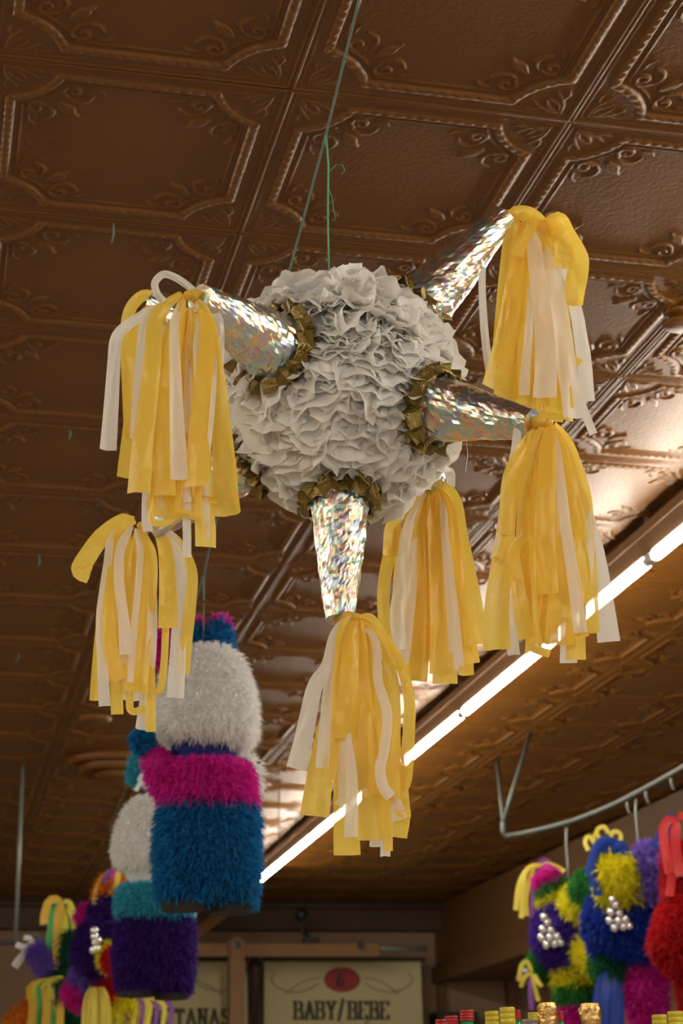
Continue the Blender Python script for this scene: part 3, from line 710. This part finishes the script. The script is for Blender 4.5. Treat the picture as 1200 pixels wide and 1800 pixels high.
furstar('purple furry star pinata with yellow and green cones and silver rosettes', (1010, 1642), 72, H1, 'f_violet',
  [((956, 1538), .02, 30, 16, ('f_yellow', 'f_green', 'f_pink')), ((1042, 1545), .30, 40, 22, ('f_yellow', 'f_green')), ((1088, 1712), .40, 34, 22, ('f_yellow', 'f_green')),
   ((1012, 1805), .06, 36, 20, ('f_yellow', 'f_green', 'f_pink')), ((932, 1712), -.12, 24, 14, ('f_green',))],
  [('r_yellow', 8, .02, [(955, 1520), (930, 1525), (912, 1555), (906, 1600)]), ('r_yellow', 8, .03, [(953, 1520), (925, 1530), (918, 1570), (916, 1614)]), ('r_yellow', 8, .0, [(950, 1522), (935, 1535), (924, 1575), (925, 1610)]),
   ('r_purple', 8, .0, [(948, 1524), (940, 1540), (936, 1580), (934, 1615)]), ('r_yellow', 7, .02, [(955, 1518), (975, 1522), (992, 1532)]), ('r_purple', 8, .02, [(945, 1520), (955, 1512), (968, 1520), (972, 1545)]), ('r_pink', 9, .05, [(948, 1535), (960, 1522), (975, 1530)]),
   ('r_yellow', 7, .02, [(935, 1708), (925, 1690), (915, 1700), (912, 1725)]), ('r_yellow', 7, .03, [(935, 1710), (922, 1718), (915, 1735)]), ('r_yellow', 7, .02, [(938, 1712), (945, 1725), (952, 1735)]), ('r_purple', 8, .0, [(934, 1712), (932, 1740), (934, 1775)]),
   ('r_purple', 7, .01, [(930, 1712), (915, 1716), (906, 1720)]), ('r_yellow', 7, .0, [(936, 1712), (940, 1735), (946, 1760)]), ('r_white', 6, .0, [(928, 1706), (920, 1705), (912, 1700)])],
  ((962, 1640), FL), ((996, 1455), (995, 1475), (998, 1520), (1000, 1572)))
H2 = hfz(1115, 1397)
furstar('royal blue furry star pinata with yellow, lavender and magenta cones', (1112, 1625), 84, H2, 'f_royal',
  [((1076, 1514), .26, 38, 26, ('f_yellow', 'f_yellow')), ((1158, 1500), .22, 48, 34, ('f_lav', 'f_lav')), ((1148, 1830), .05, 40, 18, ('f_pink', 'f_pink')), ((1072, 1715), .05, 28, 18, ('f_dkgreen',)), ((1205, 1640), -.1, 44, 20, ('f_royal',))],
  [('r_blue', 16, .24, [(1068, 1500), (1052, 1488), (1043, 1510), (1044, 1560)]), ('r_blue', 15, .25, [(1080, 1500), (1078, 1482), (1060, 1478), (1046, 1495), (1042, 1540)]), ('r_blue', 14, .27, [(1076, 1500), (1088, 1484), (1096, 1492), (1094, 1502)]), ('r_blue', 14, .22, [(1062, 1490), (1055, 1510), (1050, 1540), (1050, 1575)]), ('r_blue', 14, .2, [(1065, 1488), (1080, 1482), (1092, 1495)]), ('r_blue', 12, .18, [(1060, 1490), (1040, 1510), (1034, 1540)]),
   ('r_yellow', 7, .2, [(1050, 1490), (1035, 1470), (1028, 1480), (1034, 1495)]), ('r_yellow', 7, .2, [(1060, 1485), (1048, 1462), (1060, 1453), (1070, 1465)]), ('r_yellow', 7, .2, [(1068, 1480), (1078, 1462), (1090, 1466), (1090, 1480)]), ('r_yellow', 7, .2, [(1052, 1485), (1042, 1475), (1048, 1465)])]
  + [('r_blue', 14, .08 + .01 * (k % 3), [(1066 + k * 2, 1702), (1052 + k * 6, 1740), (1046 + k * 7, 1800), (1046 + k * 7, 1850)]) for k in range(7)]
  + [('r_purple' if k % 2 else 'r_gold', 6, -.1, [(1095 + k * 5, 1715), (1100 + k * 6, 1760), (1102 + k * 6, 1830)]) for k in range(5)],
  ((1082, 1610), FL), ((1118, 1405), (1117, 1425), (1121, 1470), (1124, 1520)))
H3 = hfz(1215, 1340)
furstar('bright red furry star pinata with long red ribbons on top', (1232, 1640), 78, H3, 'f_red',
  [((1190, 1490), .02, 40, 22, ('f_red',)), ((1165, 1670), .10, 40, 24, ('f_red',)), ((1300, 1540), 0, 44, 20, ('f_red', 'f_blue')), ((1235, 1810), 0, 44, 20, ('f_red',))],
  [('r_red', 15, .1, [(1192, 1448), (1178, 1440), (1166, 1455), (1168, 1490), (1176, 1535)]), ('r_red', 16, .12, [(1190, 1445), (1186, 1470), (1190, 1510), (1196, 1540)]), ('r_red', 14, .1, [(1192, 1440), (1200, 1432), (1210, 1450), (1212, 1500)]), ('r_red', 14, .1, [(1182, 1500), (1180, 1540), (1176, 1575)])]
  + [('r_blue', 7, -.02, [(1188, 1445), (1170 - k * 5, 1440 + k * 10), (1162 - k * 4, 1462 + k * 10)]) for k in range(4)] + [('r_blue', 9, .02, [(1192, 1450), (1180, 1435 - 0 * k), (1168 + k * 4, 1452), (1160 + k * 6, 1480)]) for k in range(3)],
  None, ((1215, 1345), (1215, 1400), (1222, 1570)))

# ---------------------------------------------------------------- left side
HL = 9.6
ZR2 = PV(20, 1657, HL).z
lr = thing('hanging_rod', PV(28, 1657, HL), 'thin dark rod hung from the ceiling beside the green pinata', 'rod')
obj('upright', *tubepath([PV(27, 1655, HL), Vector((PV(27, 1655, HL).x, PV(27, 1655, HL).y, CEIL - .012))], .011, 8), 'wire', lr, True)
obj('crossbar', *tubepath([PV(-60, 1656, HL), PV(34, 1657, HL)], .013, 8), 'dark_wire', lr, True)
furstar('dark green furry star pinata with green and yellow ribbon tassels', (128, 1742), 50, HL, 'f_dkgreen',
  [((58, 1664), .05, 20, 12, ('f_lav', 'f_lav')), ((118, 1640), .03, 26, 15, ('f_dkgreen',)), ((95, 1745), .1, 24, 14, ('f_dkgreen',)), ((20, 1810), .05, 30, 20, ('f_orange',))],
  [('r_white', 12, .06, [(62, 1668), (52, 1662), (40, 1680), (25, 1700)]), ('r_white', 9, .07, [(60, 1665), (42, 1665), (28, 1660)]), ('r_white', 8, .07, [(60, 1662), (52, 1650), (42, 1648)]),
   ('r_gold', 13, .05, [(118, 1605), (100, 1582), (86, 1585), (78, 1610), (78, 1625)]), ('r_green', 13, .06, [(112, 1590), (96, 1600), (88, 1650), (80, 1695)]), ('r_gold', 13, .07, [(110, 1585), (102, 1610), (100, 1660), (100, 1705)]), ('r_green', 12, .05, [(108, 1582), (112, 1590), (112, 1640), (116, 1670)]), ('r_yellow', 12, .04, [(110, 1585), (122, 1590), (130, 1620), (134, 1640)]), ('r_yellow', 11, .06, [(112, 1600), (114, 1640), (108, 1690)]), ('r_green', 12, .03, [(118, 1620), (124, 1650), (122, 1680)]),
   ('r_yellow', 8, .14, [(112, 1718), (85, 1725), (62, 1745)])] + [(('r_gold', 'r_green', 'r_yellow')[k % 3], 12, .14, [(100, 1722), (88 - k * 9 + 20, 1735), (70 - k * 8 + 36, 1770), (62 - k * 9 + 42, 1830)]) for k in range(7)],
  None, ((28, 1658), (60, 1640), (112, 1680)), nf=3600)
HM = 8.6
furstar('purple and magenta furry star pinata with silver rosette behind the turquoise one', (190, 1668), 60, HM, 'f_purple',
  [((150, 1600), -.10, 24, 14, ('f_pink',)), ((196, 1545), .0, 34, 18, ('f_purple', 'f_orange')), ((205, 1690), .3, 20, 12, ('f_yellow', 'f_red')), ((132, 1760), -.05, 30, 22, ('f_lav', 'f_pink')), ((230, 1800), .05, 34, 20, ('f_red', 'f_yellow'))],
  [('r_gold', 10, .05, [(198, 1535), (185, 1540), (172, 1560), (166, 1590)]), ('r_purple', 9, .06, [(200, 1530), (190, 1535), (182, 1555)]), ('r_pink', 10, .06, [(205, 1530), (198, 1545), (196, 1565)]), ('r_yellow', 9, .07, [(208, 1530), (204, 1555), (190, 1580)])]
  + [('r_yellow', 8, .1 + .01 * (k % 3), [(160 + k * 4, 1735), (150 + k * 8, 1765), (146 + k * 9, 1830)]) for k in range(6)] + [(('r_yellow', 'r_purple')[k % 2], 7, .1, [(225 + k * 4, 1748), (215 + k * 12, 1765), (208 + k * 13, 1800), (206 + k * 13, 1830)]) for k in range(8)],
  ((166, 1655), [(0, -18), (0, -8), (2, 2), (4, 12), (-2, 14), (6, -2)]), ((198, 1490), (198, 1520), (198, 1560)), nf=4500)

# ================================================================== SIGNS ON THE BACK WALL
YS = YB - .35
def panel(x0, x1, y0, y1, Y, th, m, name, parent=None):
    a, b = PY(x0, y0, Y), PY(x1, y1, Y); return obj(name, *box(min(a.x, b.x), max(a.x, b.x), Y, Y + th, min(a.z, b.z), max(a.z, b.z)), m, parent)
GL = {'B': [[(0, 0), (0, 1)], [(0, 1), (.55, 1), (.7, .87), (.7, .65), (.5, .54), (0, .54)], [(.5, .54), (.75, .42), (.78, .14), (.6, 0), (0, 0)]],
      'A': [[(-.02, 0), (.38, 1), (.8, 0)], [(.15, .33), (.63, .33)]], 'Y': [[(0, 1), (.38, .48), (.38, 0)], [(.38, .48), (.78, 1)]], '/': [[(0, -.1), (.5, 1.15)]],
      'E': [[(.7, 1), (0, 1), (0, 0), (.72, 0)], [(0, .52), (.5, .52)], [(.7, 1), (.7, .82)], [(.72, 0), (.72, .2)]], 'O': [[(.4, 1), (.1, .9), (0, .6), (0, .4), (.1, .1), (.4, 0), (.7, .1), (.8, .4), (.8, .6), (.7, .9), (.4, 1)]],
      'T': [[(.4, 0), (.4, 1)], [(0, .8), (0, 1), (.8, 1), (.8, .8)]], 'N': [[(.05, 0), (.05, 1), (.72, 0), (.72, 1)]], 'S': [[(.72, .85), (.5, 1), (.15, .96), (.03, .75), (.2, .56), (.6, .45), (.74, .25), (.6, .04), (.2, 0), (.02, .16)]],
      '6': [[(.62, .9), (.4, 1), (.12, .85), (.02, .45), (.1, .1), (.38, 0), (.66, .12), (.68, .4), (.42, .56), (.12, .48), (.04, .3)]]}
SER = {'B': [(0, 0), (0, 1)], 'A': [(-.02, 0), (.8, 0)], 'Y': [(0, 1), (.78, 1), (.38, 0)], 'T': [(.4, 0)], 'N': [(.05, 0), (.05, 1), (.72, 1)], 'E': [(0, 0), (0, 1)]}
def lettering(text, x0, x1, yb, yt, Y, parent, m='ink'):
    "strokes laid on the sign face, between pixel columns x0..x1"
    adv = (x1 - x0) / len(text); hgt = yb - yt
    for i, ch in enumerate(text):
        V = []; Fc = []; X = x0 + i * adv; wv = adv * .82
        def P(u, v): return PY(X + u * wv, yb - v * hgt, Y - .003)
        lw = hgt * .068
        for st in GL[ch]:
            for (a, b), (c, d) in zip(st[:-1], st[1:]):
                p, q = P(a, b), P(c, d); e = (q - p); e.normalize(); vert = abs(e.z); hw = (PY(1, 0, Y) - PY(0, 0, Y)).length * lw * (.55 + .75 * vert)
                n = Vector((-e.z, 0, e.x)) * hw; k = len(V); p -= e * hw * .5; q += e * hw * .5
                V += [p + n, p - n, q - n, q + n]; Fc.append((k, k + 1, k + 2, k + 3))
        for (a, b) in SER.get(ch, []):
            p = P(a, b); hw = (PY(1, 0, Y) - PY(0, 0, Y)).length; k = len(V)
            V += [p + Vector((-4.5 * hw, 0, -1.4 * hw)), p + Vector((4.5 * hw, 0, -1.4 * hw)), p + Vector((4.5 * hw, 0, 1.4 * hw)), p + Vector((-4.5 * hw, 0, 1.4 * hw))]; Fc.append((k, k + 1, k + 2, k + 3))
        V2 = V + [v + Vector((0, .004, 0)) for v in V]; n = len(V); F2 = list(Fc)
        for f in Fc: F2.append(tuple(i + n for i in f[::-1])); F2 += [(f[k], f[k] + n, f[(k + 1) % 4] + n, f[(k + 1) % 4]) for k in range(4)]
        obj('letter', V2, F2, m, parent)
def oval(cx, cy, rx, ry, Y, m, parent):
    c = PY(cx, cy, Y); sx = (PY(cx + rx, cy, Y) - c).length; sz = (PY(cx, cy - ry, Y) - c).length; n = 32
    V = [c + Vector((math.cos(2 * math.pi * k / n) * sx, -.006 * s, math.sin(2 * math.pi * k / n) * sz)) for s in (1, 0) for k in range(n)]
    return obj('oval_badge', V, [tuple(range(n)), tuple(range(n, 2 * n))[::-1]] + [(k, k + n, (k + 1) % n + n, (k + 1) % n) for k in range(n)], m, parent)
def swag(pts, Y, parent): obj('scroll', *tubepath(catmull([tuple(PY(x, y, Y - .002)) for x, y in pts], 16), .006, 5), 'ink_faint', parent, True)
sg = thing('aisle_sign', PY(600, 1860, YS), 'pale aisle sign reading BABY/BEBE under a red oval number 6', 'sign')
panel(464, 745, 1690, 1860, YS, .03, 'sign', 'sign_board', sg); panel(464, 748, 1682, 1690, YS - .02, .06, 'dark_wood', 'top_rail', sg)
ob = oval(601, 1722, 32, 22, YS, 'sign_red', sg); lettering('6', 593, 611, 1733, 1711, YS - .006, ob)
lettering('BABY/BEBE', 519, 690, 1791, 1761, YS, sg)
obj('accent_mark', *tubepath([PY(641, 1800, YS - .003), PY(648, 1795, YS - .003)], .008, 5), 'ink', sg)
for s in (-1, 1):
    swag([(601 + s * q, y) for q, y in ((40, 1728), (62, 1740), (88, 1744), (112, 1736), (125, 1722), (118, 1712))], YS, sg); swag([(601 + s * q, y) for q, y in ((36, 1718), (70, 1726), (100, 1748))], YS, sg)
s2_ = thing('aisle_sign', PY(350, 1860, YS), 'pale aisle sign ending in OTANAS, half hidden behind the purple pinata', 'sign')
panel(170, 435, 1690, 1860, YS, .03, 'sign', 'sign_board', s2_); panel(166, 436, 1682, 1690, YS - .02, .06, 'dark_wood', 'top_rail', s2_)
ob = oval(302, 1723, 27, 21, YS, 'sign_red', s2_); lettering('BOTANAS', 268, 411, 1803, 1774, YS, s2_)
swag([(340, 1726), (362, 1738), (388, 1742), (412, 1732)], YS, s2_); swag([(335, 1716), (360, 1730), (392, 1748)], YS, s2_)
s3_ = thing('aisle_sign', PY(1200, 1880, YS), 'pale wall sign behind the red pinata, cut off by it', 'sign')
panel(1166, 1330, 1690, 1880, YS, .03, 'sign', 'sign_board', s3_); panel(1162, 1334, 1682, 1690, YS - .02, .06, 'dark_wood', 'top_rail', s3_)
fin = lathe(PY(449, 1800, YS - .12), (0, 0, 1), [(0, .035), (.30, .035), (.33, .055), (.42, .06), (.46, .075), (.50, .06), (.54, .035), (.62, .045), (.68, .02)], 14)
V, Fc = lathe((PY(449, 1800, YS - .12).x, YS - .12, 0), (0, 0, 1), [(0, .05), (.1, .05), (.14, .035), (PY(449, 1800, YS - .12).z, .035)], 14)
tag(obj('turned_post', *join((V, Fc), fin), 'dark_wood', None, True), 'slim dark turned post between the two aisle signs', 'post')
YF = YS - .5
fr = thing('wood_frame', (PY(415, 1700, YF).x, YF, 0), 'light pine frame of post, crossbar and brace before the aisle signs', 'frame')
a, b = PY(402, 1662, YF), PY(428, 1662, YF); obj('post', *box(a.x, b.x, YF - .05, YF + .06, 0, a.z), 'pine', fr)
panel(300, 667, 1658, 1681, YF, .07, 'pine', 'crossbar', fr)
obj('post_cap', *lathe(PY(415, 1663, YF - .03), (0, -1, 0), [(0, .07), (.03, .07)], 16), 'pine', fr)
obj('brace', *tubepath([PY(392, 1605, YF + .03), PY(322, 1658, YF + .03)], .045, 4), 'pine', fr)
for x in (416, 631): obj('clip', *box(PY(x, 1660, YF).x - .02, PY(x, 1660, YF).x + .02, YF - .065, YF - .04, PY(x, 1669, YF).z, PY(x, 1655, YF).z), 'dark_wire', fr)
obj('extension_rod', *tubepath([PY(650, 1667, YF + .03), PY(750, 1668, YF + .03)], .018, 8), 'wire', fr, True)
sp = thing('spotlight', PY(540, 1650, YF), 'small black spotlight clamped on top of the pine crossbar', 'spotlight')
zt_ = PY(540, 1658, YF + .03).z; xx = PY(545, 1650, YF).x
obj('clamp', *box(xx - .05, xx + .08, YF, YF + .08, zt_ , zt_ + .05), 'black', sp)
obj('arm', *tubepath([(xx, YF + .04, zt_ + .04), (xx - .08, YF + .04, zt_ + .14), (xx - .06, YF + .04, zt_ + .22)], .02, 8), 'black', sp, True)
obj('lamp_head', *lathe((xx - .10, YF + .05, zt_ + .20), (.4, -.3, .5), [(0, .03), (.03, .045), (.10, .05)], 14), 'black', sp, True)
a, b = PY(769, 1779, YB - .3), PY(840, 1779, YB - .3)
bxx = thing('wall_speaker', ((a.x + b.x) / 2, YB - .3, a.z - .5), 'black box speaker low on the back wall behind the bottles', 'speaker')
obj('case', *box(a.x, b.x, YB - .3, YB - .005, a.z - .5, a.z), 'black', bxx); obj('grille', *box(a.x + .03, b.x - .03, YB - .312, YB - .3, a.z - .47, a.z - .03), 'dark_wire', bxx)

# ---------------------------------------------------------------- ceiling fittings
def disc_fit(name, px, py, rad, prof, label, cat, m='cove'):
    c = PZ(px, py, CEIL); t = thing(name, c, label, cat)
    for i, (pr, pn) in enumerate(prof): obj(pn, *lathe((c.x, c.y, CEIL + .005), (0, 0, -1), [(h, r * rad) for h, r in pr], 40), m, t, True)
    return t
disc_fit('air_diffuser', 205, 1338, .30, [([(0, 1.0), (.035, 1.0), (.05, .93), (.03, .80)], 'outer_ring'), ([(0, .74), (.07, .74), (.085, .66), (.06, .52)], 'middle_ring'), ([(0, .42), (.095, .42), (.11, .30), (.11, .05)], 'centre_cone')],
         'round brown air diffuser in the tin ceiling behind the pinatas', 'vent', 'tin')
disc_fit('ceiling_plate', 166, 1261, .085, [([(0, 1), (.02, 1), (.03, .7), (.032, .1)], 'cover')], 'small flat round cover plate on the tin ceiling', 'cover plate', 'tin')
disc_fit('sprinkler_cap', 1192, 548, .045, [([(0, .6), (.035, .6), (.037, 1.0), (.045, 1.0), (.05, .85), (.05, .1)], 'cap'), ([(0, .9), (.012, .9), (.018, .7), (.018, .1)], 'escutcheon')], 'round sprinkler cap hanging under the tin ceiling', 'sprinkler', 'tin')
for (x, y0, y1), lb in (((199, 392, 428), 'small grey hook with a scrap of twine, over the yellow streamers'), ((123, 755, 775), 'small grey ceiling hook left of the long white streamer'), ((69, 975, 998), 'small grey ceiling hook left of the curled yellow streamer'), ((32, 1148, 1164), 'small grey ceiling hook near the cover plate')):
    c = PZ(x, y0, CEIL - .004); hf = (c - CAM).dot(_h)
    tag(obj('ceiling_hook', *tubepath([c, PV(x + 1, y0 + (y1 - y0) * .5, hf), PV(x - 1, y0 + (y1 - y0) * .8, hf), PV(x - 4, y1, hf)], [.002, .003, .002, .001], 6), 'dull_twine', None, True), lb, 'hook')
c = PZ(490, 1378, CEIL - .01); hf = (c - CAM).dot(_h)
tag(obj('hanging_wire', *tubepath([c, PV(490, 1430, hf), PV(491, 1490, hf)], .004, 5), 'soffit', None, True), 'thin brown wire hanging from the ceiling beside the light run', 'wire')

# ================================================================== BOTTLES ON THE SHELF
HS = 3.45; ZSH = PV(600, 1790, HS).z - .30
sc_ = PV(960, 1790, HS)
def shelf_pt(dx, dy): return sc_ + _r0 * dx + _h * dy
sh = thing('store_shelf', (sc_.x, sc_.y, 0), 'tall wooden store shelf carrying the row of bottles', 'shelf')
def obox(cx, cy, wx, wy, z0, z1):
    V = [];
    for z in (z0, z1):
        for sy in (-1, 1):
            for sx in (-1, 1): p = shelf_pt(cx + sx * wx / 2, cy + sy * wy / 2); V.append((p.x, p.y, z))
    return V, [(0, 2, 3, 1), (4, 5, 7, 6), (0, 1, 5, 4), (2, 6, 7, 3), (0, 4, 6, 2), (1, 3, 7, 5)]
for z in (ZSH - .03, 1.05, .60, .12): obj('shelf_board', *obox(.02, .06, .80, .34, z, z + .03), 'pine', sh)
for s in (-1, 1): obj('side_panel', *obox(.02 + s * .41, .06, .025, .34, 0, ZSH), 'pine', sh)
def bottle(px, ytop, cap, capw, caph, glass, label, cat, dh=0.0, foil=False):
    p = PV(px, ytop, HS + dh); s = (p - CAM).length / F; r = capw * s / 2; zt = p.z; h = caph * s
    t = thing('bottle', (p.x, p.y, ZSH), label, cat, 'bottles on the store shelf')
    bt = obj('glass_body', *lathe((p.x, p.y, ZSH), (0, 0, 1), [(0, .025), (.01, .029), ((zt - ZSH) * .55, .029), ((zt - ZSH) * .72, r * .95), (zt - ZSH - h * .9, r * .86)], 24), glass, t, True)
    if foil:
        V, Fc = lathe((p.x, p.y, zt - h * 1.6), (0, 0, 1), [(h * 1.6 * q, r * (1.0 + .12 * math.sin(q * 9)) * (1 if q < .93 else .8)) for q in np.linspace(0, 1, 12)], 22)
        V = [v + Vector((noise.noise(v * 90), noise.noise(v * 90 + Vector((5, 5, 5))), 0)) * .0035 for v in V]
        obj('foil_top', V, Fc, cap, t, False)
    else:
        n = 48; V = []; Fc = []; rows = [(0, 1), (.12, 1.0), (.13, .95), (.2, .95), (.21, 1), (.42, 1), (.43, .96), (.48, .96), (.49, 1), (.68, 1), (.69, .96), (.74, .96), (.75, 1), (.94, 1), (1, .93)]
        obj('cap', *lathe((p.x, p.y, zt - h), (0, 0, 1), [(q * h, rr_ * r) for q, rr_ in rows], 28), cap, t, True)
    return t
for px, yt, cap, cw, chh, gl, lb, dh, fo in (
  (775, 1792, 'cap_red', 20, 20, 'green_glass', 'green bottle with a red cap, shortest of the red-capped three', .12, 0), (793, 1786, 'cap_red', 22, 18, 'green_glass', 'green bottle with a red cap, standing between two other red caps', .05, 0), (820, 1776, 'cap_red', 24, 17, 'green_glass', 'green glass bottle with a red cap beside the yellow caps', -.02, 0),
  (864, 1778, 'cap_yellow', 24, 30, 'clear_bottle', 'bottle with ridged yellow cap next to a taller yellow cap', .03, 0), (891, 1771, 'cap_yellow', 26, 34, 'clear_bottle', 'bottle with the tallest ridged yellow cap', -.04, 0), (908, 1776, 'cap_red', 14, 16, 'green_glass', 'bottle with small red cap behind the tallest yellow cap', .10, 0),
  (936, 1780, 'cap_yellow', 17, 14, 'clear_bottle', 'bottle with small yellow cap behind the gold foil neck', .16, 0), (930, 1792, 'cap_grey', 26, 20, 'clear_bottle', 'bottle with ridged grey cap beside the gold foil neck', .03, 0), (961, 1763, 'gold_foil', 31, 60, 'green_glass', 'bottle with crumpled gold foil neck, between the yellow and red caps', -.04, 1),
  (984, 1778, 'cap_red', 12, 16, 'green_glass', 'bottle with narrow red cap between the two gold foil necks', .12, 0), (1036, 1764, 'gold_foil', 33, 60, 'green_glass', 'bottle with crumpled gold foil neck below the blue ribbon tassel', -.03, 1), (1158, 1784, 'cap_yellow', 25, 30, 'clear_bottle', 'bottle with ridged yellow cap below the magenta cone', .05, 0), (1186, 1778, 'cap_yellow', 26, 32, 'clear_bottle', 'bottle with ridged yellow cap at the end of the row by the red pinata', -.03, 0)):
    bottle(px, yt, cap, cw, chh, gl, lb, 'bottle', dh, fo)
